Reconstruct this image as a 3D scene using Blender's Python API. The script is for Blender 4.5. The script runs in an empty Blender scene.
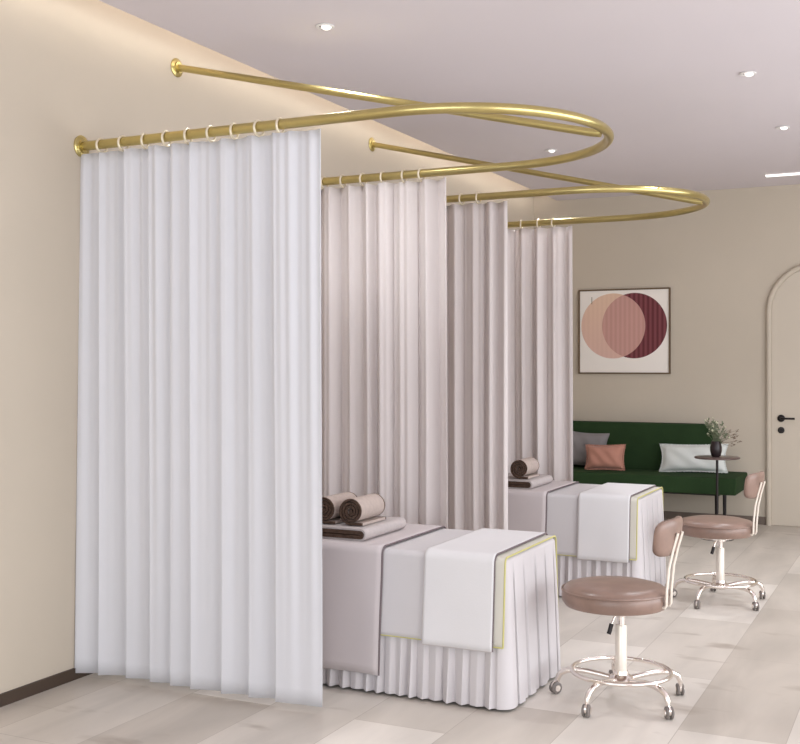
import bpy, bmesh, math, random
from mathutils import Vector, Matrix
random.seed(7)
PI = math.pi
scene = bpy.context.scene
COL = scene.collection

# ------------------------------------------------------------ camera
cam_d = bpy.data.cameras.new('camera'); cam = bpy.data.objects.new('camera', cam_d); COL.objects.link(cam)
cam.location = (0, 0, 1.5); cam.rotation_euler = (PI/2, 0, 0.451)
cam_d.sensor_width = 36; cam_d.lens = 36*1098.74/800; cam_d.shift_y = -7.52/800
cam_d.clip_start = .05; cam_d.clip_end = 100
scene.camera = cam

# ------------------------------------------------------------ world, lights, exposure
W = bpy.data.worlds.new('world'); scene.world = W; W.use_nodes = True
bg = W.node_tree.nodes['Background']; bg.inputs[0].default_value = (.87, .94, 1.0, 1); bg.inputs[1].default_value = 0.95
def area(name, loc, target, sx, sy, power, col):
    d = bpy.data.lights.new(name, 'AREA'); d.shape = 'RECTANGLE'; d.size = sx; d.size_y = sy; d.energy = power; d.color = col
    o = bpy.data.objects.new(name, d); COL.objects.link(o); o.location = loc
    o.rotation_euler = (Vector(target)-Vector(loc)).to_track_quat('-Z', 'Y').to_euler(); return o
area('daylight_front', (-.6, -3.3, 1.6), (-.6, 5, 1.6), 6, 2.8, 135, (.86, .94, 1.0))
area('fill_right', (3.3, 4.3, 1.5), (-3, 4.3, 1.5), 9, 2.4, 290, (.88, .94, 1.0))  # added soft fill for the middle and back; no window in this wall
scene.view_settings.view_transform = 'Standard'; scene.view_settings.look = 'None'
scene.view_settings.gamma = 1; scene.view_settings.use_curve_mapping = False
scene.view_settings.exposure = 0.1

# ------------------------------------------------------------ materials
def srgb(r, g, b):
    f = lambda v: (v/255/12.92) if v/255 <= .04045 else ((v/255+.055)/1.055)**2.4
    return (f(r), f(g), f(b), 1)
def mat(name, col, rough=.6, metal=0, noise=None, bump=None, spec=.4, sheen=0, trans=0):
    m = bpy.data.materials.new(name); m.use_nodes = True; nt = m.node_tree; N = nt.nodes; L = nt.links
    b = N['Principled BSDF']; b.inputs['Base Color'].default_value = col
    b.inputs['Roughness'].default_value = rough; b.inputs['Metallic'].default_value = metal
    b.inputs['Specular IOR Level'].default_value = spec
    if sheen: b.inputs['Sheen Weight'].default_value = sheen
    tc = N.new('ShaderNodeTexCoord')
    if noise:
        scale, amt = noise[:2]; det = noise[2] if len(noise) > 2 else 4
        n = N.new('ShaderNodeTexNoise'); n.inputs['Scale'].default_value = scale; n.inputs['Detail'].default_value = det
        L.new(tc.outputs['Object'], n.inputs['Vector'])
        r = N.new('ShaderNodeMapRange'); r.inputs[1].default_value = .25; r.inputs[2].default_value = .75
        r.inputs[3].default_value = 1-amt; r.inputs[4].default_value = 1+amt*.6
        L.new(n.outputs['Fac'], r.inputs[0])
        h = N.new('ShaderNodeHueSaturation'); h.inputs['Color'].default_value = col
        L.new(r.outputs[0], h.inputs['Value']); L.new(h.outputs[0], b.inputs['Base Color'])
    if bump:
        scale, st, dist = bump
        n2 = N.new('ShaderNodeTexNoise'); n2.inputs['Scale'].default_value = scale; n2.inputs['Detail'].default_value = 6
        L.new(tc.outputs['Object'], n2.inputs['Vector'])
        bp = N.new('ShaderNodeBump'); bp.inputs['Strength'].default_value = st; bp.inputs['Distance'].default_value = dist
        L.new(n2.outputs['Fac'], bp.inputs['Height']); L.new(bp.outputs[0], b.inputs['Normal'])
    if trans:
        t = N.new('ShaderNodeBsdfTranslucent'); t.inputs[0].default_value = col
        mx = N.new('ShaderNodeMixShader'); mx.inputs[0].default_value = trans
        L.new(b.outputs[0], mx.inputs[1]); L.new(t.outputs[0], mx.inputs[2])
        L.new(mx.outputs[0], N['Material Output'].inputs[0])
    return m
def emit(name, col, s):
    m = bpy.data.materials.new(name); m.use_nodes = True; nt = m.node_tree
    b = nt.nodes['Principled BSDF']; b.inputs['Base Color'].default_value = col
    b.inputs['Emission Color'].default_value = col; b.inputs['Emission Strength'].default_value = s
    return m
M = {}
M['wall'] = mat('plaster', srgb(200, 188, 172), .85, noise=(1.1, .045), bump=(3.0, .12, .02), spec=.2)
M['ceil'] = mat('ceiling_paint', srgb(226, 218, 222), .9, noise=(.7, .02), spec=.15)
M['base'] = mat('dark_bronze', srgb(74, 60, 50), .45, noise=(6, .06))
M['base2'] = mat('taupe_skirting', srgb(116, 102, 92), .5, noise=(6, .05))
M['brass'] = mat('brushed_brass', srgb(202, 186, 126), .28, 1.0, noise=(20, .05))
M['ring'] = mat('cream_ring', srgb(226, 214, 190), .3, .25)
M['curt_w'] = mat('white_curtain', srgb(232, 231, 235), .9, noise=(1.2, .02), bump=(160, .15, .002), spec=.1, trans=.2)
M['curt_g'] = mat('grey_curtain', srgb(238, 230, 228), .9, noise=(1.2, .02), bump=(160, .15, .002), spec=.1, trans=.3)
M['skirt'] = mat('skirt_fabric', srgb(208, 202, 203), .9, noise=(3, .02), bump=(180, .15, .002), spec=.1)
M['sheet'] = mat('grey_sheet', srgb(200, 190, 190), .9, noise=(3, .02), bump=(200, .2, .002), spec=.1)
M['runner'] = mat('runner_fabric', srgb(206, 201, 202), .9, noise=(3, .02), bump=(200, .2, .002), spec=.1)
M['blanket'] = mat('blanket_fabric', srgb(222, 219, 220), .9, noise=(4, .02), bump=(150, .25, .002), spec=.1)
M['lining'] = mat('lining_fabric', srgb(214, 209, 198), .9, noise=(4, .02), spec=.1)
M['dkpipe'] = mat('dark_piping', srgb(112, 100, 102), .8)
M['yepipe'] = mat('yellow_piping', srgb(200, 193, 128), .7)
M['towel'] = mat('towel_taupe', srgb(186, 170, 162), .95, noise=(40, .1), bump=(220, .8, .006), spec=.05)
M['towel_g'] = mat('towel_grey', srgb(188, 178, 176), .95, noise=(40, .08), bump=(220, .7, .006), spec=.05)
M['towel_d'] = mat('towel_brown', srgb(92, 74, 64), .95, noise=(60, .3), bump=(220, 1, .008), spec=.05)
M['leather'] = mat('brown_leather', srgb(144, 118, 106), .33, noise=(11, .24), bump=(35, .12, .004), spec=.5)
M['chrome'] = mat('pale_chrome', srgb(242, 234, 228), .2, 1.0)
M['cream'] = mat('cream_enamel', srgb(236, 226, 214), .3, .3)
M['rubber'] = mat('grey_rubber', srgb(120, 112, 108), .4)
M['black'] = mat('black_metal', srgb(38, 32, 32), .4, .3)
M['green'] = mat('green_velvet', srgb(42, 62, 36), .85, noise=(7, .12), bump=(120, .2, .002), spec=.15)
M['p_grey'] = mat('grey_velvet', srgb(132, 126, 126), .8, noise=(6, .1), sheen=.2)
M['p_orange'] = mat('terracotta_velvet', srgb(184, 130, 112), .75, noise=(6, .12), sheen=.25)
M['p_white'] = mat('pale_cushion', srgb(216, 218, 214), .85, noise=(6, .04))
M['door'] = mat('door_paint', srgb(206, 194, 178), .5, noise=(1.5, .02), spec=.3)
M['frame'] = mat('picture_frame', srgb(104, 84, 62), .5)
M['vase'] = mat('dark_vase', srgb(42, 32, 34), .3)
M['leaf'] = mat('leaf_green', srgb(112, 120, 94), .6, noise=(20, .25))
M['bloom'] = mat('pale_blossom', srgb(206, 204, 176), .7)
M['twig'] = mat('brown_twig', srgb(116, 96, 80), .7)
M['white'] = mat('white_metal', srgb(232, 228, 226), .4)
M['cove'] = emit('cove_led', (1.0, .97, .84, 1), 6.5)
M['lamp'] = emit('lamp_lens', (1.0, .97, .93, 1), 1.6)

def floor_mat():
    m = bpy.data.materials.new('floor_tiles'); m.use_nodes = True; nt = m.node_tree; N = nt.nodes; L = nt.links
    b = N['Principled BSDF']
    tc = N.new('ShaderNodeTexCoord'); mp = N.new('ShaderNodeMapping')
    mp.inputs['Rotation'].default_value = (0, 0, PI/2); mp.inputs['Location'].default_value = (.35, .1, 0)
    L.new(tc.outputs['Object'], mp.inputs[0])
    br = N.new('ShaderNodeTexBrick'); br.inputs['Scale'].default_value = 1
    br.inputs['Brick Width'].default_value = 1.25; br.inputs['Row Height'].default_value = .42
    br.inputs['Mortar Size'].default_value = .0018; br.inputs['Mortar Smooth'].default_value = .3; br.offset = .37
    br.inputs['Color1'].default_value = srgb(200, 190, 179); br.inputs['Color2'].default_value = srgb(231, 223, 214)
    br.inputs['Mortar'].default_value = srgb(184, 173, 163)
    L.new(mp.outputs[0], br.inputs['Vector'])
    # cloudy grain stretched along the planks
    mp2 = N.new('ShaderNodeMapping'); mp2.inputs['Scale'].default_value = (2.6, .7, 1); L.new(tc.outputs['Object'], mp2.inputs[0])
    n = N.new('ShaderNodeTexNoise'); n.inputs['Scale'].default_value = 1.6; n.inputs['Detail'].default_value = 7; n.inputs['Distortion'].default_value = .5
    L.new(mp2.outputs[0], n.inputs['Vector'])
    r = N.new('ShaderNodeMapRange'); r.inputs[1].default_value = .3; r.inputs[2].default_value = .7; r.inputs[3].default_value = .82; r.inputs[4].default_value = 1.06
    L.new(n.outputs['Fac'], r.inputs[0])
    h = N.new('ShaderNodeHueSaturation'); L.new(br.outputs['Color'], h.inputs['Color']); L.new(r.outputs[0], h.inputs['Value'])
    # dark knots
    n3 = N.new('ShaderNodeTexNoise'); n3.inputs['Scale'].default_value = 2.3; n3.inputs['Detail'].default_value = 3
    mp3 = N.new('ShaderNodeMapping'); mp3.inputs['Scale'].default_value = (1, 2.2, 1); L.new(tc.outputs['Object'], mp3.inputs[0]); L.new(mp3.outputs[0], n3.inputs['Vector'])
    r3 = N.new('ShaderNodeMapRange'); r3.inputs[1].default_value = .62; r3.inputs[2].default_value = .75; r3.inputs[3].default_value = 0; r3.inputs[4].default_value = .6
    L.new(n3.outputs['Fac'], r3.inputs[0])
    mx = N.new('ShaderNodeMixRGB'); mx.inputs['Color2'].default_value = srgb(150, 134, 120)
    L.new(r3.outputs[0], mx.inputs['Fac']); L.new(h.outputs[0], mx.inputs['Color1']); L.new(mx.outputs[0], b.inputs['Base Color'])
    b.inputs['Roughness'].default_value = .42; b.inputs['Specular IOR Level'].default_value = .4
    return m
M['floor'] = floor_mat()

def art_mat():
    m = bpy.data.materials.new('circle_print'); m.use_nodes = True; nt = m.node_tree; N = nt.nodes; L = nt.links
    b = N['Principled BSDF']; b.inputs['Roughness'].default_value = .6
    tc = N.new('ShaderNodeTexCoord'); sep = N.new('ShaderNodeSeparateXYZ'); L.new(tc.outputs['Object'], sep.inputs[0])
    def math_(op, a, c=None):
        n = N.new('ShaderNodeMath'); n.operation = op
        for i, v in enumerate((a, c)):
            if v is None: continue
            if isinstance(v, (int, float)): n.inputs[i].default_value = v
            else: L.new(v, n.inputs[i])
        return n.outputs[0]
    X, Z = sep.outputs[0], sep.outputs[2]
    def circ(cx, cz, R):
        a = math_('SUBTRACT', X, cx); c = math_('SUBTRACT', Z, cz)
        return math_('LESS_THAN', math_('SQRT', math_('ADD', math_('MULTIPLY', a, a), math_('MULTIPLY', c, c))), R)
    cl, cr = circ(-.108, .055, .322), circ(.104, .055, .322)
    stripe = math_('ADD', math_('MULTIPLY', math_('SINE', math_('MULTIPLY', X, 2*PI/.046)), .5), .5)
    def mix(f, a, c):
        n = N.new('ShaderNodeMixRGB')
        for k, v in (('Fac', f), ('Color1', a), ('Color2', c)):
            if isinstance(v, tuple): n.inputs[k].default_value = v
            elif isinstance(v, (int, float)): n.inputs[k].default_value = v
            else: L.new(v, n.inputs[k])
        return n.outputs[0]
    gr = math_('ADD', math_('MULTIPLY', Z, 1.4), .42)
    grc = N.new('ShaderNodeClamp'); L.new(gr, grc.inputs[0])
    peach = mix(grc.outputs[0], srgb(224, 184, 172), srgb(232, 198, 172))
    peach = mix(math_('MULTIPLY', stripe, .12), peach, srgb(196, 150, 130))
    maroon = mix(stripe, srgb(128, 62, 68), srgb(92, 32, 40))
    over = mix(math_('MULTIPLY', stripe, .35), srgb(206, 158, 148), srgb(176, 126, 116))
    c = mix(cl, srgb(246, 238, 230), peach)
    c = mix(cr, c, maroon)
    c = mix(math_('MULTIPLY', cl, cr), c, over)
    L.new(c, b.inputs['Base Color']); return m
M['art'] = art_mat()

# ------------------------------------------------------------ helpers
def link(name, bm, m, parent=None, smooth=True, loc=None):
    me = bpy.data.meshes.new(name); bmesh.ops.recalc_face_normals(bm, faces=bm.faces[:]); bm.to_mesh(me); bm.free()
    for k in (m if isinstance(m, (list, tuple)) else [m]): me.materials.append(k)
    o = bpy.data.objects.new(name, me); COL.objects.link(o)
    if smooth:
        for p in me.polygons: p.use_smooth = True
        me.set_sharp_from_angle(angle=math.radians(40))
    if parent: o.parent = parent
    if loc: o.location = loc
    return o
def tag(o, label, cat=None, group=None, kind=None):
    if label: o['label'] = label
    if cat: o['category'] = cat
    if group: o['group'] = group
    if kind: o['kind'] = kind
    return o
def thing(name, label, cat, loc=(0, 0, 0), rz=0, group=None):
    o = bpy.data.objects.new(name, None); COL.objects.link(o); o.location = loc; o.rotation_euler = (0, 0, rz)
    o.empty_display_size = .1
    return tag(o, label, cat, group)
def box(bm, x0, x1, y0, y1, z0, z1, bev=0, seg=2):
    r = bmesh.ops.create_cube(bm, size=1)
    bmesh.ops.scale(bm, vec=(x1-x0, y1-y0, z1-z0), verts=r['verts'])
    bmesh.ops.translate(bm, vec=((x0+x1)/2, (y0+y1)/2, (z0+z1)/2), verts=r['verts'])
    if bev:
        es = list({e for v in r['verts'] for e in v.link_edges})
        bmesh.ops.bevel(bm, geom=es, offset=bev, segments=seg, profile=.5, affect='EDGES')
    return bm
def lathe(bm, prof, seg=40, c=(0, 0, 0), mat3=None):
    rows = []
    for r, z in prof:
        row = []
        for k in range(seg):
            a = 2*PI*k/seg; v = Vector((r*math.cos(a), r*math.sin(a), z))
            if mat3: v = mat3 @ v
            row.append(bm.verts.new(v+Vector(c)))
        rows.append(row)
    for i in range(len(rows)-1):
        for k in range(seg):
            bm.faces.new((rows[i][k], rows[i][(k+1) % seg], rows[i+1][(k+1) % seg], rows[i+1][k]))
    if prof[0][0] > 1e-5: bm.faces.new(rows[0])
    if prof[-1][0] > 1e-5: bm.faces.new(rows[-1])
    return bm
def tube(bm, pts, rad, seg=12, closed=False, up=None, flat=1.0):
    pts = [Vector(p) for p in pts]; n = len(pts); rows = []
    rads = rad if isinstance(rad, (list, tuple)) else [rad]*n
    prev = None
    for i, p in enumerate(pts):
        if closed: t = pts[(i+1) % n]-pts[i-1]
        else: t = pts[min(i+1, n-1)]-pts[max(i-1, 0)]
        t.normalize()
        if prev is None:
            u = Vector((0, 0, 1)) if abs(t.z) < .9 else Vector((1, 0, 0))
            if up: u = Vector(up)
        else: u = prev
        a = (u-t*u.dot(t)).normalized(); b = t.cross(a); prev = a
        rows.append([bm.verts.new(p+rads[i]*(a*math.cos(2*PI*k/seg)+b*flat*math.sin(2*PI*k/seg))) for k in range(seg)])
    for i in range(n if closed else n-1):
        A, B = rows[i], rows[(i+1) % n]
        for k in range(seg): bm.faces.new((A[k], A[(k+1) % seg], B[(k+1) % seg], B[k]))
    if not closed: bm.faces.new(rows[0]); bm.faces.new(rows[-1][::-1])
    return bm
def copy_tree(o, parent=None):
    c = o.copy(); COL.objects.link(c); c.parent = parent
    for ch in list(o.children): copy_tree(ch, c)
    return c
def smoothstep(t): t = max(0, min(1, t)); return t*t*(3-2*t)

# ------------------------------------------------------------ room shell
XL, YB, ZC = -3.68, 10.742, 3.165
XR, YF, ZU = 3.4, -3.6, 3.40
def struct(name, bm, m, parent=None, smooth=False):
    o = link(name, bm, m, parent, smooth)
    o['kind'] = 'structure'
    return o
struct('floor', box(bmesh.new(), XL-.15, XR+.15, YF, YB+.15, -.1, 0), M['floor'])
struct('wall_left', box(bmesh.new(), XL-.15, XL, YF, YB+.15, 0, ZU+.1), M['wall'])
struct('wall_back', box(bmesh.new(), XL, XR, YB, YB+.15, 0, ZU+.1), M['wall'])
struct('wall_right', box(bmesh.new(), XR, XR+.15, YF, YB+.15, 0, ZU+.1), M['wall'])
cb = box(bmesh.new(), -3.43, XR, YF, YB, ZC, ZC+.035)
ceil = struct('ceiling', cb, M['ceil'])
struct('trim_1', box(bmesh.new(), XL, XR, YF, YB, ZU, ZU+.1), M['ceil'])
struct('trim_2', box(bmesh.new(), -3.34, -3.30, YF, YB, ZC+.035, ZU), M['ceil'])
led = link('cove_light', box(bmesh.new(), -3.40, -3.37, YF+.1, YB-.15, ZC+.05, ZC+.07), M['cove'], smooth=False)
tag(led, 'long warm light strip glowing in the ceiling slot along the left wall', 'light')
struct('baseboard_left', box(bmesh.new(), XL, XL+.012, YF, YB, 0, .055), M['base'])
struct('baseboard_back', box(bmesh.new(), XL+.012, -1.40, YB-.012, YB, 0, .075), M['base2'])
struct('baseboard_right', box(bmesh.new(), XR-.012, XR, YF, YB, 0, .055), M['base'])

# arched door
def arch_pts(xa, xb, zs, n=24, rx=None):
    c = (xa+xb)/2; r = (xb-xa)/2
    return [(xa, 0)] + [(c-r*math.cos(PI*k/n), zs+r*math.sin(PI*k/n)) for k in range(n+1)] + [(xb, 0)]
def arch_door():
    xa, xb, zs = -1.345, -.545, 1.995
    bm = bmesh.new(); P = arch_pts(xa, xb, zs)
    f = [bm.verts.new((x, YB-.008, z+.006 if z == 0 else z)) for x, z in P]; g = [bm.verts.new((x, YB, z+.006 if z == 0 else z)) for x, z in P]
    bm.faces.new(f); bm.faces.new(g[::-1])
    for i in range(len(P)): j = (i+1) % len(P); bm.faces.new((f[i], f[j], g[j], g[i]))
    d = struct('door_1', bm, M['door'])
    bm = bmesh.new(); P = arch_pts(xa-.027, xb+.027, zs)
    tube(bm, [(x, YB-.012, z) for x, z in P], .026, 12, up=(0, 1, 0), flat=1.0)
    fr = link('door_frame', bm, M['wall'], d)
    # lever handle and lock
    bm = bmesh.new(); R = Matrix.Rotation(PI/2, 3, 'X')
    hx, hz = -1.262, 1.0
    lathe(bm, [(0, 0), (.034, 0), (.034, .010), (.03, .013), (0, .013)], 28, (hx, YB-.008, hz), R)
    tube(bm, [(hx, YB-.012, hz), (hx, YB-.05, hz), (hx+.012, YB-.06, hz), (hx+.05, YB-.062, hz), (hx+.125, YB-.062, hz)], .0095, 10)
    link('door_handle', bm, M['black'], d)
    bm = bmesh.new(); lathe(bm, [(0, 0), (.03, 0), (.03, .009), (.02, .012), (.018, .02), (0, .02)], 28, (hx, YB-.008, .89), R)
    link('lock_cylinder', bm, M['black'], d)
arch_door()

# ceiling spots
def spot(x, y, label):
    t = thing('ceiling_spotlight', label, 'ceiling light', (x, y, ZC), 0, 'small round ceiling spotlights')
    return t
spots = [(-2.687, 4.702, 'small round ceiling spotlight nearest the camera, above the first curtain rail'),
         (-.947, 6.514, 'small round ceiling spotlight at the upper right, further left and nearer of the two there'),
         (-.941, 8.102, 'small round ceiling spotlight by the right edge, just above the slim line light'),
         (-2.663, 8.186, 'small round ceiling spotlight seen inside the loop of the front brass rail')]
t0 = spot(*spots[0])
bm = bmesh.new(); lathe(bm, [(.030, -.001), (.046, -.001), (.048, -.004), (.044, -.008), (.031, -.008), (.030, -.001)][::-1], 36); link('trim_ring', bm, M['white'], t0)
bm = bmesh.new(); lathe(bm, [(0, -.0015), (.031, -.0015), (.031, -.003), (0, -.003)], 32); link('baffle', bm, M['rubber'], t0)
bm = bmesh.new(); lathe(bm, [(0, -.02), (.012, -.0185), (.022, -.013), (.026, -.0035), (0, -.0035)], 28, (.008, 0, 0)); link('lens', bm, M['lamp'], t0)
sd = bpy.data.lights.new('spot_beam', 'SPOT'); sd.energy = 62; sd.spot_size = math.radians(125); sd.spot_blend = 1; sd.shadow_soft_size = .05; sd.color = (.94, .97, 1)
so_ = bpy.data.objects.new('spot_beam', sd); COL.objects.link(so_); so_.parent = t0; so_.location = (0, 0, -.04)
for x, y, lb in spots[1:]:
    c = copy_tree(t0); c.location = (x, y, ZC); c['label'] = lb
lt = thing('line_light', 'slim bright line light on the ceiling near the back wall at right edge', 'ceiling light', (-1.32, 10.09, ZC))
link('housing', box(bmesh.new(), 0, 1.5, -.03, .03, -.006, 0), M['white'], lt, False)
link('diffuser', box(bmesh.new(), .005, 1.495, -.026, .026, -.016, -.006, .003), M['lamp'], lt, False)

# ------------------------------------------------------------ brass rails
ZR = 2.547; RT = .0225; XC = -2.005
def flange(bm, y, z, r):
    lathe(bm, [(0, .0005), (r*1.0, .0005), (r*1.02, .006), (r*.96, .009), (r*.62, .012), (r*.6, .02), (0, .02)], 32, (XL, y, z), Matrix.Rotation(PI/2, 3, 'Y'))
def rail(y1, y2, label, dx=0.0):
    XC = -2.005+dx
    t = thing('curtain_rail', label, 'curtain rail', (XL, (y1+y2)/2, ZR), 0, 'looped brass curtain rails on the left wall')
    inv = Matrix.Translation(-Vector((XL, (y1+y2)/2, ZR)))
    r = (y2-y1)/2; ym = (y1+y2)/2
    pts = [(XL+.01, y1, ZR)]+[(XL+.01+(XC-XL-.01)*k/10, y1, ZR) for k in range(1, 10)]
    pts += [(XC+r*math.sin(PI*k/64), ym-r*math.cos(PI*k/64), ZR) for k in range(65)]
    pts += [(XC-(XC-XL-.01)*k/10, y2, ZR) for k in range(1, 11)]
    bm = tube(bmesh.new(), pts, RT, 20); bm.transform(inv); link('rail_tube', bm, M['brass'], t)
    for y in (y1, y2):
        bm = bmesh.new(); flange(bm, y, ZR, .052); bm.transform(inv); link('wall_flange', bm, M['brass'], t)
    zs = 3.105; xa = XC+r; yw = ym+.045
    bm = tube(bmesh.new(), [(XL+.008, yw, zs), (XL+.06, yw, zs-.012), (xa-.06, ym, ZR-.012), (xa-.012, ym, ZR-.020)], .019, 16)
    bm.transform(inv); sr = link('support_rod', bm, M['brass'], t)
    bm = bmesh.new(); flange(bm, yw, zs, .05); bm.transform(inv); link('wall_flange', bm, M['brass'], sr)
    return t
Y1, Y2, Y3, Y4 = 4.084, 5.472, 6.397, 7.763
rail(Y1, Y2, 'large brass loop rail nearest the camera, carrying the front white curtain')
rail(Y3, Y4, 'brass loop rail further back, carrying the two farthest curtains', .03)

# ------------------------------------------------------------ curtains
XE = -2.358
def curtain(name, y, steps, m, label, rings, amp, seed, style):
    rnd = random.Random(seed); x0, x1 = XL+.006, XE
    t = thing('curtain', label, 'curtain', (x0, y, .03), 0, 'full length curtains hanging on the brass rails')
    nx, nz = 420, 36; zt = ZR-.036; zb = .032
    ph = [rnd.uniform(0, 6.28) for _ in range(8)]
    def folds(x, v):      # v 0 bottom .. 1 top ; offset along -y (towards the camera) is negative
        # main fold coordinate
        k = 0
        while k < len(steps)-2 and x > steps[k+1]: k += 1
        a, b = steps[k], steps[k+1]; u = max(0, min(1, (x-a)/(b-a)))
        if style == 'flat':       # broad flat panels, a short sharp return at each step
            q_ = 1-u; s = (q_/.9)**1.2 if q_ < .9 else .5-.5*math.cos(PI*(1-(q_-.9)/.1))
            d = (s-.5)*amp*(1-.25*v)
            d += .005*math.sin(x*37+ph[0])*(.3+v)+.004*math.sin(x*71+ph[1])*(.25+v)+.0042*math.sin(x*131+ph[2])*v
            d += .006*math.sin(x*9+ph[3]+v*1.5)
        else:
            sgn = .5-.5*math.cos(2*PI*u)
            s = sgn**(.6+.5*(.5+.5*math.sin(k*1.7+seed)))
            d = (s-.5)*amp*(1-.12*v)*(.72+.28*math.sin(k*2.3+seed))
            d += .004*math.sin(x*103+ph[0]+v)+.003*math.sin(x*158+ph[4])+.006*math.sin(x*13+ph[1]+v*2)
        return d
    bm = bmesh.new(); rows = []
    for j in range(nz+1):
        v = j/nz; z = zb+(zt-zb)*v; row = []
        for i in range(nx+1):
            x = x0+(x1-x0)*i/nx
            d = folds(x, v)
            xs = x + .006*(1-v)*(x-x0)/(x1-x0) + (.006*math.sin(z*1.3+ph[5])*(1-v) if 0 < i < nx else 0)
            if style == 'flat': d += .034*(1-.75*v)*math.exp(-((x-x0)/.14)**2)
            zz = z
            if v > .97: zz = z-.006*(.5+.5*math.cos((x-x0)*2*PI/.126))
            row.append(bm.verts.new((xs-x0, -d, zz-.03)))
        rows.append(row)
    for j in range(nz):
        for i in range(nx): bm.faces.new((rows[j][i], rows[j][i+1], rows[j+1][i+1], rows[j+1][i]))
    o = link('curtain_panel', bm, m, t)
    so = o.modifiers.new('thick', 'SOLIDIFY'); so.thickness = .003; so.offset = 0
    # rings
    ring = None
    for rx in rings:
        bm = bmesh.new()
        tube(bm, [(.006*math.sin(a)*0, .0335*math.sin(a), .0335*math.cos(a)) for a in [2*PI*k/28 for k in range(28)]], .0056, 8, closed=True, up=(1, 0, 0))
        if ring is None: ring = link('curtain_ring', bm, M['ring'], t)
        else:
            bm.free(); ring = ring.copy(); COL.objects.link(ring); ring.parent = t
        ring.location = (rx-x0, 0, ZR-.0075-.03); ring.rotation_euler = (0, 0, rnd.uniform(-.18, .18))
    return t
curtain('c1', Y1, [-3.70, -3.564, -3.414, -3.273, -3.152, -3.04, -2.875, -2.733, -2.605, -2.33], M['curt_w'],
        'large bright white full length curtain nearest the camera, on the front rail', [-3.554, -3.423, -3.297, -3.171, -3.051, -2.924, -2.798, -2.668, -2.558], .036, 3, 'flat')
def fold_steps(seed, w, j=.03):
    r = random.Random(seed); x = XL-.01; s = [x]
    while x < XE: x += w+r.uniform(-j, j); s.append(x)
    return s
curtain('c2', Y2, fold_steps(5, .115), M['curt_g'], 'second full length curtain from the front, pale grey, right behind the nearer massage bed',
        [-3.51, -3.385, -3.255, -3.13, -3.01, -2.881, -2.755, -2.625, -2.518], .066, 5, 'round')
curtain('c3', Y3, fold_steps(9, .12), M['curt_g'], 'third full length curtain from the front, grey, at near side of the farther bed',
        [-3.57, -3.44, -3.31, -3.18, -3.05, -2.92, -2.793, -2.666, -2.553], .066, 9, 'round')
curtain('c4', Y4, fold_steps(14, .125), M['curt_g'], 'farthest full length curtain, grey, beside the green sofa',
        [-3.54, -3.41, -3.28, -3.15, -3.02, -2.89, -2.755, -2.62, -2.507], .07, 14, 'round')

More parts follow.
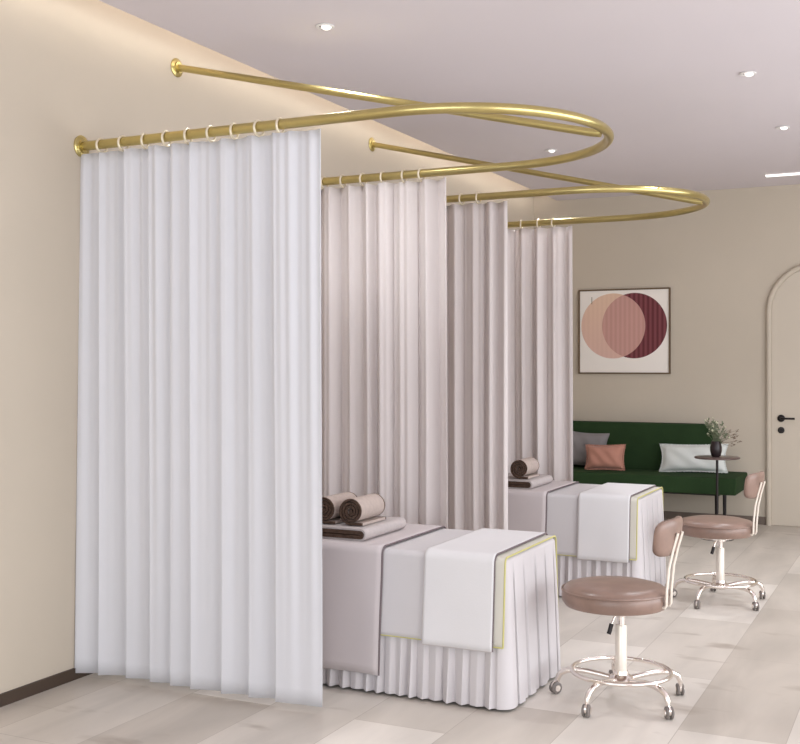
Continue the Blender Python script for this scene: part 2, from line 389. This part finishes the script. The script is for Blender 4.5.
# ------------------------------------------------------------ massage beds
BX0, BX1 = -3.60, -1.655      # head, foot
BW = .70; BZ = .656
def bed(yn, label):
    t = thing('massage_bed', label, 'massage bed', (BX0, yn, 0), 0, 'massage beds with pleated skirts')
    L_ = BX1-BX0
    rnd = random.Random(4)
    # skirted cover: rounded rectangle perimeter
    rc = .035; seq = []
    def seg_line(a, b, nrm, kind):
        n = max(2, int((Vector(b)-Vector(a)).length/.005))
        for k in range(n): seq.append((a[0]+(b[0]-a[0])*k/n, a[1]+(b[1]-a[1])*k/n, nrm, kind, (Vector(b)-Vector(a)).length*k/n, (Vector(b)-Vector(a)).length))
    def seg_arc(c, a0):
        for k in range(8):
            a = a0+PI/2*k/8; seq.append((c[0]+rc*math.cos(a), c[1]+rc*math.sin(a), (math.cos(a), math.sin(a)), 'c', 0, 1))
    seg_line((rc, 0), (L_-rc, 0), (0, -1), 'near'); seg_arc((L_-rc, rc), -PI/2)
    seg_line((L_, rc), (L_, BW-rc), (1, 0), 'foot'); seg_arc((L_-rc, BW-rc), 0)
    seg_line((L_-rc, BW), (rc, BW), (0, 1), 'near'); seg_arc((rc, BW-rc), PI/2)
    seg_line((0, BW-rc), (0, rc), (-1, 0), 'foot'); seg_arc((rc, rc), PI)
    def pl(kind, s, L, v):     # v 0 top .. 1 bottom
        g = v**(1.5 if kind == 'near' else .8)
        e = smoothstep(min(s, L-s)/.03)
        if kind == 'near':
            w = .060; q = s+.012*math.sin(s*9.1)
            u = (q % w)/w
            prof = ((u/.6)**.8 if u < .6 else (1-(u-.6)/.4)**1.5)
            return (.050*g*(prof-.5)*(.65+.35*math.sin(int(q/w)*1.9))+.026*g)*e+.024*g*(1-e)
        if kind == 'foot':
            w = .140; q = s+.02+.010*math.sin(s*11); u = (q % w)/w
            groove = math.exp(-((u-.5)/.045)**2)
            tilt = (u-.5 if u < .5 else u-.5)*.008
            return (-.075*groove*smoothstep(v*4)*e+2*tilt*g*e+.030*g)
        return .030*g
    nz = 22; rows = []; bm = bmesh.new(); n = len(seq)
    r2 = .022
    prof = [(-r2+r2*math.sin(a), -r2+r2*math.cos(a)) for a in (0, PI/8, PI/4, 3*PI/8)]+[(0, -r2)]
    for off, dz in prof:
        rows.append([bm.verts.new((x+nr[0]*off, y+nr[1]*off, BZ+dz)) for x, y, nr, kd, s, L in seq])
    zt = BZ-r2; zb = .012
    for j in range(1, nz+1):
        v = j/nz
        rows.append([bm.verts.new((x+nr[0]*pl(kd, s, L, v), y+nr[1]*pl(kd, s, L, v), zt+(zb-zt)*v)) for x, y, nr, kd, s, L in seq])
    for a, b in zip(rows[:-1], rows[1:]):
        for k in range(n): bm.faces.new((a[k], a[(k+1) % n], b[(k+1) % n], b[k]))
    bm.faces.new(rows[0])
    link('skirted_cover', bm, M['skirt'], t)
    link('mattress', box(bmesh.new(), .03, L_-.03, .03, BW-.03, BZ-.12, BZ-.008, .02), M['sheet'], t)
    link('bed_frame', box(bmesh.new(), .08, L_-.08, .08, BW-.08, BZ-.18, BZ-.12), M['black'], t)
    for lx in (.16, L_-.16):
        for ly in (.12, BW-.12):
            link('leg', tube(bmesh.new(), [(lx, ly, 0), (lx, ly, BZ-.18)], .022, 12), M['black'], t)
    return t
# cloth draped across the bed
def drape_path(o, zn, zf):
    r = .022+o
    P = []
    n = 14
    for k in range(n): P.append((-o-.012*(1-k/n)*1.0-.014*(1-k/n), zn+(BZ-.022-zn)*k/n))
    for k in range(7): a = PI-PI/2*k/6; P.append((.022+r*math.cos(a), BZ-.022+r*math.sin(a)))
    for k in range(1, 14): P.append((.022+(BW-.044)*k/14, BZ+o))
    for k in range(7): a = PI/2-PI/2*k/6; P.append((BW-.022+r*math.cos(a), BZ-.022+r*math.sin(a)))
    for k in range(1, n+1): P.append((BW+o+.026*k/n, BZ-.022+(zf-(BZ-.022))*k/n))
    return P
def drape(name, yn, xa, xb, o, zn, zf, m, label, cat, thick=.006, wave=.0, pipes=(), parent=None, group=None, seed=1):
    """pipes: tuples (side, material) side in 'a','b','n'(near hem),'f'"""
    P = drape_path(o, zn, zf); nx = 30
    bm = bmesh.new(); grid = []
    rnd = random.Random(seed); p1 = rnd.uniform(0, 6)
    for k in range(nx+1):
        u = k/nx; row = []
        for (y, z) in P:
            hang = smoothstep((BZ-.05-z)/.35)
            side = -1 if y < BW/2 else 1
            dy = side*wave*hang*(.5+.5*math.sin(u*(xb-xa)*22+p1))
            top_w = 0.0
            zz = z+(.010*(u-.5)*0)
            row.append((xa+(xb-xa)*u - BX0, y+dy, zz+top_w))
        grid.append(row)
    vs = [[bm.verts.new(p) for p in row] for row in grid]
    for i in range(nx):
        for j in range(len(P)-1): bm.faces.new((vs[i][j], vs[i+1][j], vs[i+1][j+1], vs[i][j+1]))
    o_ = link(name, bm, m)
    so = o_.modifiers.new('thick', 'SOLIDIFY'); so.thickness = thick; so.offset = 0
    if parent: o_.parent = parent
    else: o_.location = (BX0, yn, 0); tag(o_, label, cat, group)
    for side, pm, pr in pipes:
        if side == 'a': pts = grid[0]
        elif side == 'b': pts = grid[-1]
        elif side == 'n': pts = [g[0] for g in grid]
        else: pts = [g[-1] for g in grid]
        pts = pts if len(pts) < 200 else pts[::2]
        link('piping', tube(bmesh.new(), pts, pr, 8), pm, o_)
    return o_
def towel_roll(length):
    """spiral roll, axis along +y, near end at y=0, resting on z=0; returns mesh object data in parts"""
    turns = 3.1; r0, r1 = .013, .065; th = .0128
    cz = r1+.004
    ctr = []
    N_ = 120
    for k in range(N_+1):
        a = k/N_*turns*2*PI; r = r0+(r1-r0-.004)*k/N_
        ang = -PI/2-(turns*2*PI)+a
        ctr.append((r*math.cos(ang), cz+r*math.sin(ang)))
    # tail flap lying flat to the right
    lx, lz = ctr[-1]
    for k in range(1, 7): ctr.append((lx+.060*k/6, lz+.0015*(1 if k < 6 else 1)))
    return ctr, th
def rolled_towel(x, y, z, label, length=.30, rz=0):
    ctr, th = towel_roll(length)
    t = thing('rolled_towel', label, 'rolled towel', (x, y, z), rz, 'rolled brown towels on the beds')
    n = len(ctr)
    def nrm(i):
        a = Vector(ctr[max(i-1, 0)]); b = Vector(ctr[min(i+1, n-1)]); d = (b-a).normalized(); return Vector((d.y, -d.x))
    rnd = random.Random(2)
    def body(y0, y1, out, ins):
        bm = bmesh.new(); A = []
        ys = [y0, y0+.004, y1-.004, y1]
        for yy in ys:
            sh = .86 if yy in (y0, y1) else 1
            o_, i_ = [], []
            for i in range(n):
                q = nrm(i); h = th/2*sh
                p = Vector(ctr[i]); jit = 0
                o_.append(bm.verts.new((p.x+q.x*h, yy, p.y+q.y*h))); i_.append(bm.verts.new((p.x-q.x*h, yy, p.y-q.y*h)))
            A.append((o_, i_))
        for (o0, i0), (o1, i1) in zip(A[:-1], A[1:]):
            for k in range(n-1):
                bm.faces.new((o0[k], o0[k+1], o1[k+1], o1[k])); bm.faces.new((i0[k], i1[k], i1[k+1], i0[k+1]))
            bm.faces.new((o0[0], o1[0], i1[0], i0[0])); bm.faces.new((o0[-1], i0[-1], i1[-1], o1[-1]))
        for o_, i_ in (A[0], A[-1]):
            for k in range(n-1): bm.faces.new((o_[k], i_[k], i_[k+1], o_[k+1]))
        return bm
    link('towel_roll_body', body(.006, length-.006, 0, 0), M['towel'], t)
    bm = body(-.003, .006, 0, 0); lathe(bm, [(0, 0), (r_ := .009, 0), (r_, .009), (0, .009)], 16, (0, .006, .069), Matrix.Rotation(PI/2, 3, 'X'))
    tag(link('towel_end', bm, M['towel_d'], t), 'dark brown rolled end')
    bm = body(length-.006, length+.003, 0, 0); tag(link('towel_end', bm, M['towel_d'], t), 'dark brown rolled end')
    return t
def folded_towel(x0, x1, y0, y1, z, label):
    t = thing('folded_towel', label, 'folded towel', (x0, y0, z), 0, 'folded towels under the rolled towels')
    w, d = x1-x0, y1-y0; h = .058
    # U shaped fold with the round at the right (+x) side, three inner layers
    def prof(k_out, k_in, zc):
        P = []
        return P
    bm = bmesh.new()
    def ufold(bm, zmid, ro, ri, xl, xr):
        pts = [(xl, zmid+ro)]+[(xr-ro+ro*math.sin(PI*k/12), zmid+ro*math.cos(PI*k/12)) for k in range(13)]+[(xl, zmid-ro)]
        pin = [(xl, zmid+ri)]+[(xr-ro+ri*math.sin(PI*k/12), zmid+ri*math.cos(PI*k/12)) for k in range(13)]+[(xl, zmid-ri)]
        rows = []
        for yy, s in ((0, .0), (.004, 0.0), (d-.004, 0), (d, 0)):
            rows.append(([bm.verts.new((a, yy, b)) for a, b in pts], [bm.verts.new((a, yy, b)) for a, b in pin]))
        n = len(pts)
        for (a, b), (c, e) in zip(rows[:-1], rows[1:]):
            for k in range(n-1):
                bm.faces.new((a[k], a[k+1], c[k+1], c[k])); bm.faces.new((b[k], e[k], e[k+1], b[k+1]))
            for k in (0, n-1): bm.faces.new((a[k], c[k], e[k], b[k]))
        for a, b in (rows[0], rows[-1]):
            for k in range(n-1): bm.faces.new((a[k], b[k], b[k+1], a[k+1]))
    ufold(bm, h/2+.001, .0285, .0200, 0, w)
    link('outer_layer', bm, M['towel_g'], t)
    bm = bmesh.new(); ufold(bm, h/2+.001, .0190, .0115, .004, w-.010); ufold(bm, h/2+.001, .0105, .0022, .004, w-.019)
    bmesh.ops.scale(bm, vec=(1, 1.012, 1), verts=bm.verts); bmesh.ops.translate(bm, vec=(0, -.004, 0), verts=bm.verts)
    tag(link('inner_layer', bm, M['towel_d'], t), 'dark brown inner fold')
    return t
def dress_bed(yn, which):
    near = which == 'nearer'
    where = {'nearer': 'on the nearer massage bed', 'farther': 'on the farther massage bed'}[which]
    bed(yn, 'nearer massage bed with pleated pale skirt, by the front stool' if near else 'farther massage bed with pleated pale skirt, in front of the green sofa')
    drape('bed_runner', yn, -2.30, -1.99, .003, .275, .30, M['runner'], 'plain grey runner between sheet and folded blanket '+where, 'runner', .004, .002,
          (('n', M['yepipe'], .0032),), seed=3, group='grey runners across the beds')
    drape('bed_sheet', yn, -3.30, -2.250, .015, .095, .12, M['sheet'], 'long grey sheet with dark piping, under the towels '+where, 'bed sheet', .006, .010,
          (('b', M['dkpipe'], .0045),), seed=5, group='grey sheets at the head half of the beds')
    lining = drape('blanket_lining', yn, -1.99, -1.660, .006, .280, .30, M['lining'], '', None, .004, .002, (('b', M['yepipe'], .0042), ('n', M['yepipe'], .004), ('a', M['yepipe'], .003)), seed=6)
    bl = drape('folded_blanket', yn, -2.036, -1.706, .016, .262, .28, M['blanket'], 'off-white folded blanket with dark piping across the foot end '+where, 'blanket', .010, .004,
               (('b', M['dkpipe'], .0050), ('n', M['sheet'], .004), ('a', M['sheet'], .0048)), seed=7, group='off-white blankets across the foot of the beds')
    lining.parent = bl; lining.location = (0, 0, 0)
    for k in ('label', 'category', 'group'):
        if k in lining.keys(): del lining[k]
    lining['label'] = 'pale yellow lining with yellow piping'
    zt = BZ+.013+.004
    folded_towel(-3.00, -2.375, yn+.06, yn+.50, zt, 'folded grey brown towel lying under the rolls '+where)
    zr = zt+.0595
    if near:
        rolled_towel(-2.635, yn+.125, zr, 'left of the two rolled towels on the nearer massage bed', .25, -.02)
        rolled_towel(-2.487, yn+.125, zr, 'right of the two rolled towels on the nearer massage bed', .25, .0)
    else:
        rolled_towel(-2.487, yn+.125, zr, 'single rolled towel seen on the farther massage bed', .25, .0)
YN1, YN2 = 4.476, 6.843
dress_bed(YN1, 'nearer'); dress_bed(YN2, 'farther')

# ------------------------------------------------------------ stools
def stool(x, y, label):
    SX = -.028
    BR = Matrix.Translation((SX, 0, 0)) @ Matrix.Rotation(math.radians(-6), 4, 'Z') @ Matrix.Translation((-SX, 0, 0))
    t = thing('rolling_stool', label, 'stool', (x, y, 0), 0, 'brown leather rolling stools')
    bm = bmesh.new()
    lathe(bm, [(0, .418), (.195, .418), (.222, .425), (.234, .443), (.237, .466), (.233, .490), (.217, .510), (.17, .522), (.08, .528), (0, .529)], 64, (SX, 0, 0))
    seat = link('seat', bm, M['leather'], t)
    bm = bmesh.new()
    tube(bm, [(SX+.2355*math.cos(a), .2355*math.sin(a), .493) for a in [2*PI*k/64 for k in range(64)]], .0045, 8, closed=True); link('seat_piping', bm, M['leather'], seat)
    link('seat_plate', lathe(bmesh.new(), [(0, .395), (.09, .395), (.12, .402), (.12, .418), (0, .418)], 32, (SX, 0, 0)), M['chrome'], t)
    link('column', lathe(bmesh.new(), [(0, .10), (.026, .10), (.026, .335), (.023, .34), (.0, .34)], 28), M['cream'], t)
    link('piston', lathe(bmesh.new(), [(0, .34), (.017, .34), (.017, .375), (.034, .382), (.034, .396), (0, .396)], 24), M['chrome'], t)
    hub = link('hub', lathe(bmesh.new(), [(0, .075), (.03, .078), (.055, .088), (.058, .10), (.048, .112), (.034, .12), (.030, .135), (0, .135)], 36), M['chrome'], t)
    # lever
    bm = bmesh.new(); tube(bm, [(-.012, -.01, .385), (-.022, -.03, .378), (-.028, -.036, .36), (-.034, -.045, .335)], .0055, 10)
    lv = link('lever', bm, M['chrome'], t)
    link('lever_grip', tube(bmesh.new(), [(-.032, -.042, .348), (-.038, -.050, .318), (-.042, -.055, .304)], .010, 12), M['black'], lv)
    # foot ring
    link('foot_ring', tube(bmesh.new(), [(.218*math.cos(a), .218*math.sin(a), .132) for a in [2*PI*k/72 for k in range(72)]], .0095, 12, closed=True), M['chrome'], t)
    for k in range(5):
        a = math.radians(-177+72*k); ca, sa = math.cos(a), math.sin(a)
        P = [(.04, .098), (.09, .106), (.15, .114), (.20, .116), (.245, .110), (.275, .094), (.288, .070), (.290, .056)]
        bm = tube(bmesh.new(), [(r*ca, r*sa, z) for r, z in P], [.012, .012, .0125, .013, .0135, .013, .012, .010], 12)
        lg = link('leg', bm, M['chrome'], t)
        # twin wheel caster
        sw = a+[.9, .3, -.5, 1.3, .2][k]; dx, dy = math.cos(sw), math.sin(sw)
        cx, cy = .290*ca+.012*dx, .290*sa+.012*dy
        R = Matrix.Rotation(sw, 3, 'Z') @ Matrix.Rotation(PI/2, 3, 'X')
        bm = bmesh.new()
        for s in (-1, 1):
            lathe(bm, [(0, -.006), (.022, -.006), (.0265, -.003), (.0265, .003), (.022, .006), (0, .006)], 28, (cx-dy*s*.0105, cy+dx*s*.0105, .0268), R)
        cs = link('caster_wheel', bm, M['rubber'], lg)
        bm = bmesh.new()
        lathe(bm, [(0, -.0045), (.0215, -.0045), (.0215, .0045), (0, .0045)], 24, (cx, cy, .034), R)
        for s in (-1, 1): lathe(bm, [(0, -.002), (.014, -.002), (.012, .002), (0, .002)], 20, (cx-dy*s*.0175, cy+dx*s*.0175, .0268), R)
        tube(bm, [(.290*ca, .290*sa, .045), (.290*ca, .290*sa, .064)], .009, 10)
        link('caster_housing', bm, M['chrome'], lg)
    # back uprights: two flat bars at +x side
    for yy in (-.032, .032):
        bm = bmesh.new()
        tube(bm, [(SX+.226, yy, .446), (SX+.240, yy, .443), (SX+.246, yy, .455), (SX+.248, yy, .52), (SX+.258, yy, .62), (SX+.276, yy, .70), (SX+.297, yy, .772)], .0085, 10, up=(0, 1, 0), flat=.75)
        bm.transform(BR); link('back_upright', bm, M['cream'], t)
    # curved back pad
    bm = bmesh.new(); NU, NV = 36, 20; vg = []
    A_, Hh, Th = .52, .082, .024           # half angle, half height, half thickness
    for i in range(NU+1):                    # stations along the arc, closed cross-section loops
        u = i/NU*2-1; th = u*A_; e = max(0.0, 1-abs(u)**4.5)**.38
        row = []
        for j in range(NV):
            q = 2*PI*j/NV; cq, sq = math.cos(q), math.sin(q)
            dz = Hh*(.22+.78*e)*math.copysign(abs(sq)**.55, sq) if e > 0 else 0
            dz = Hh*(.30+.70*e)*math.copysign(abs(sq)**.55, sq)
            dr = Th*(.15+.85*e)*math.copysign(abs(cq)**.7, cq)
            rr = .276+dr+.16*dz
            row.append(bm.verts.new((SX+rr*math.cos(th)-.012, rr*math.sin(th), .752+dz)))
        vg.append(row)
    for a, b in zip(vg[:-1], vg[1:]):
        for j in range(NV): bm.faces.new((a[j], a[(j+1) % NV], b[(j+1) % NV], b[j]))
    bm.faces.new(vg[0]); bm.faces.new(vg[-1][::-1])
    bm.transform(BR); link('back_pad', bm, M['leather'], t)
    return t
s1 = stool(-1.250, 4.846, 'nearer brown leather rolling stool with low back, at foot of the nearer bed')
s2 = copy_tree(s1); s2.location = (-1.208, 7.153, 0); s2.rotation_euler.z = math.radians(-3); s2['label'] = 'farther brown leather rolling stool, in front of the small side table'

# ------------------------------------------------------------ sofa
def sofa():
    t = thing('sofa', 'long dark green velvet sofa with rounded back against the back wall', 'sofa', (-3.55, YB-.05, 0))
    X1 = 2.0; XB = 1.725
    # backrest with rounded ends
    bm = bmesh.new(); r = .13; P = [(0, .50)]+[(r*0, .93)]
    P = [(0.0, .42), (XB, .42)]+[(XB-r+r*math.cos(a), .938-r+r*math.sin(a)) for a in [PI/2*k/10 for k in range(11)]]+[(r-r*math.sin(a), .938-r+r*math.cos(a)) for a in [PI/2*k/10 for k in range(11)]]
    f = [bm.verts.new((x, -.20, z)) for x, z in P]; g = [bm.verts.new((x, -.03, z)) for x, z in P]
    ff = bm.faces.new(f); bf = bm.faces.new(g[::-1])
    for i in range(len(P)): j = (i+1) % len(P); bm.faces.new((f[i], f[j], g[j], g[i]))
    bmesh.ops.bevel(bm, geom=list(ff.edges)+list(bf.edges), offset=.025, segments=4, profile=.5, affect='EDGES')
    link('backrest', bm, M['green'], t)
    link('seat', box(bmesh.new(), 0, X1, -.72, -.04, .345, .495, .015, 3), M['green'], t)
    link('base_rail', box(bmesh.new(), .14, X1-.16, -.62, -.12, .325, .347), M['black'], t)
    for lx in (.20, X1-.19):
        for ly in (-.58, -.16):
            link('leg', tube(bmesh.new(), [(lx, ly, .326), (lx, ly, 0)], [.018, .014], 12), M['black'], t)
sofa()
def build_cushion(name, w, h, d, loc, rx, rz, m, label, fringe=None, ry=0):
    t = thing(name, label, 'cushion', loc, rz); t.rotation_euler = (rx, ry, rz)
    bm = bmesh.new(); n = 22; G = {}
    for s in (1, -1):
        for i in range(n+1):
            for j in range(n+1):
                u, v = i/n*2-1, j/n*2-1
                if s == -1 and (i in (0, n) or j in (0, n)): G[(s, i, j)] = G[(1, i, j)]; continue
                pu = 1-.10*(1-v*v); pv = 1-.10*(1-u*u)
                k = ((1-u**4)*(1-v**4))**.55
                G[(s, i, j)] = bm.verts.new((u*w/2*pu, s*d/2*k+.006*math.sin(u*9+v*5)*k, h/2+v*h/2*pv))
    for s in (1, -1):
        for i in range(n):
            for j in range(n): bm.faces.new((G[(s, i, j)], G[(s, i+1, j)], G[(s, i+1, j+1)], G[(s, i, j+1)]))
    link('cushion_body', bm, m, t)
    # edge: cord or ruffled fringe
    per = [(i, 0) for i in range(n)]+[(n, j) for j in range(n)]+[(n-i, n) for i in range(n)]+[(0, n-j) for j in range(n)]
    E_ = []
    for i, j in per:
        u, v = i/n*2-1, j/n*2-1
        E_.append(Vector((u*w/2*(1-.10*(1-v*v)), 0, h/2+v*h/2*(1-.10*(1-u*u)))))
    if fringe:
        bm = bmesh.new(); c = Vector((0, 0, h/2)); N_ = len(E_)*3; ri, ro = [], []
        for k in range(N_):
            a = E_[(k//3) % len(E_)]; b = E_[(k//3+1) % len(E_)]; p = a.lerp(b, (k % 3)/3)
            dr = Vector((p.x/(w/2), 0, (p.z-h/2)/(h/2))); mx = max(abs(dr.x), abs(dr.z)); dr = Vector((dr.x if abs(dr.x) > .9*mx else dr.x*.3, 0, dr.z if abs(dr.z) > .9*mx else dr.z*.3)).normalized()
            ri.append(bm.verts.new(p-dr*.004+Vector((0, .003, 0))))
            ro.append(bm.verts.new(p+dr*(fringe*(.75+.25*math.sin(k*2.1)))+Vector((0, .006*math.sin(k*1.3), 0))))
        for k in range(N_): q = (k+1) % N_; bm.faces.new((ri[k], ri[q], ro[q], ro[k]))
        o = link('fringe', bm, m, t); so = o.modifiers.new('t', 'SOLIDIFY'); so.thickness = .003
    else:
        link('piping', tube(bmesh.new(), E_, .005, 8, closed=True, up=(0, 1, 0)), m, t)
    return t
ZS = .496
build_cushion('throw_cushion', .48, .345, .13, (-3.08, YB-.335, ZS+.012), -.24, 0.0, M['p_grey'], 'large grey cushion at the left end of the green sofa', None, .06)
build_cushion('throw_cushion', .37, .235, .12, (-2.80, YB-.50, ZS+.006), -.28, .03, M['p_orange'], 'small terracotta cushion with fringed edge leaning on the grey cushion', .018, -.03)
build_cushion('throw_cushion', .62, .262, .12, (-1.995, YB-.40, ZS+.008), -.30, 0, M['p_white'], 'pale white rectangular cushion at the right end of the green sofa', .014, -.03)

# ------------------------------------------------------------ side table, vase, flowers
TX, TY, TZ = -1.665, 9.70, .705
t = thing('side_table', 'small round dark side table standing in front of the sofa', 'side table', (TX, TY, 0))
link('table_top', lathe(bmesh.new(), [(0, TZ-.014), (.185, TZ-.014), (.19, TZ-.010), (.19, TZ-.002), (.187, TZ), (0, TZ)], 48), mat('table_lacquer', srgb(96, 78, 74), .3), t)
link('stem', tube(bmesh.new(), [(0, 0, .012), (0, 0, TZ-.014)], .011, 14), M['black'], t)
link('base', lathe(bmesh.new(), [(0, 0), (.14, 0), (.14, .008), (.02, .014), (0, .014)], 40), M['black'], t)
vx, vy = TX-.008, TY-.01
v = link('vase', lathe(bmesh.new(), [(0, 0), (.030, 0), (.040, .015), (.050, .055), (.050, .085), (.042, .118), (.038, .135), (.034, .135), (.036, .115), (0, .03)], 32), M['vase'], loc=(vx, vy, TZ))
tag(v, 'dark rounded vase on the small side table', 'vase')
fl = thing('flower_bunch', 'loose bunch of pale flowers and thin twigs in the dark vase', 'flowers', (vx, vy, TZ+.035))
rnd = random.Random(11)
sb, lb_, bb, tb = bmesh.new(), bmesh.new(), bmesh.new(), bmesh.new()
def leaf(bm, p, d, l, w):
    d = d.normalized(); s = d.cross(Vector((rnd.uniform(-.5, .5), -1, rnd.uniform(-.3, .3)))).normalized()
    pts = [p, p+d*l*.4+s*w, p+d*l, p+d*l*.4-s*w]; vs = [bm.verts.new(q) for q in pts]; bm.faces.new(vs)
for k in range(34):
    a = rnd.uniform(0, 2*PI); sp = rnd.uniform(.01, .15); H_ = rnd.uniform(.12, .30)-.35*max(0, sp-.08)
    top = Vector((sp*math.cos(a)*.95, sp*math.sin(a)*.7, H_+.06)); mid = Vector((top.x*.35, top.y*.35, H_*.6+.04))
    P = [Vector((0, 0, 0)).lerp(mid, .5)*1.0, mid, top]
    P = [Vector((rnd.uniform(-.012, .012), rnd.uniform(-.012, .012), .02)), Vector((mid.x*.4, mid.y*.4, .09)), mid, top]
    tube(sb, P, .0016, 5)
    for q in range(7):
        f_ = rnd.uniform(.35, 1); p = mid.lerp(top, f_) if f_ > .5 else Vector((mid.x*.6, mid.y*.6, .09)).lerp(mid, f_*2)
        leaf(lb_, p, Vector((rnd.uniform(-1, 1), rnd.uniform(-1, 1), rnd.uniform(.1, 1))), rnd.uniform(.02, .045), rnd.uniform(.004, .009))
    if k % 2 == 0: bmesh.ops.create_icosphere(bb, subdivisions=1, radius=rnd.uniform(.006, .012), matrix=Matrix.Translation(top))
for k in range(9):
    a = rnd.uniform(-.2, .9); top = Vector((.20*math.cos(a)*rnd.uniform(.8, 1.15), rnd.uniform(-.05, .05), .13+.20*math.sin(a)*rnd.uniform(.7, 1)))
    tube(tb, [(0, 0, .02), (top.x*.25, top.y*.3, .11), (top.x*.6, top.y*.7, top.z*.85), top], .0013, 5)
    for q in range(5): leaf(tb, top*rnd.uniform(.75, 1), Vector((1, rnd.uniform(-1, 1), rnd.uniform(-.3, .8))), .028, .004)
link('stems', sb, M['leaf'], fl); link('leaves', lb_, M['leaf'], fl, False); link('blossoms', bb, M['bloom'], fl); link('twigs', tb, M['twig'], fl)

fl.scale = (.9, .9, .84)
# ------------------------------------------------------------ framed print
pc = (-2.74, 1.827); pw, ph = .915, .84
t = thing('framed_print', 'square framed print of overlapping peach and maroon circles on the back wall', 'picture', (pc[0], YB, pc[1]))
bm = bmesh.new(); fw = .014
box(bm, -pw/2, pw/2, -.028, -.002, ph/2-fw, ph/2); box(bm, -pw/2, pw/2, -.028, -.002, -ph/2, -ph/2+fw)
box(bm, -pw/2, -pw/2+fw, -.028, -.002, -ph/2+fw, ph/2-fw); box(bm, pw/2-fw, pw/2, -.028, -.002, -ph/2+fw, ph/2-fw)
link('frame', bm, M['frame'], t, False)
pr = link('print', box(bmesh.new(), -pw/2+fw, pw/2-fw, -.018, -.004, -ph/2+fw, ph/2-fw), M['art'], t, False)
link('printed_mark', box(bmesh.new(), -.325, -.319, -.0186, -.0178, .275, .345), M['frame'], t, False)
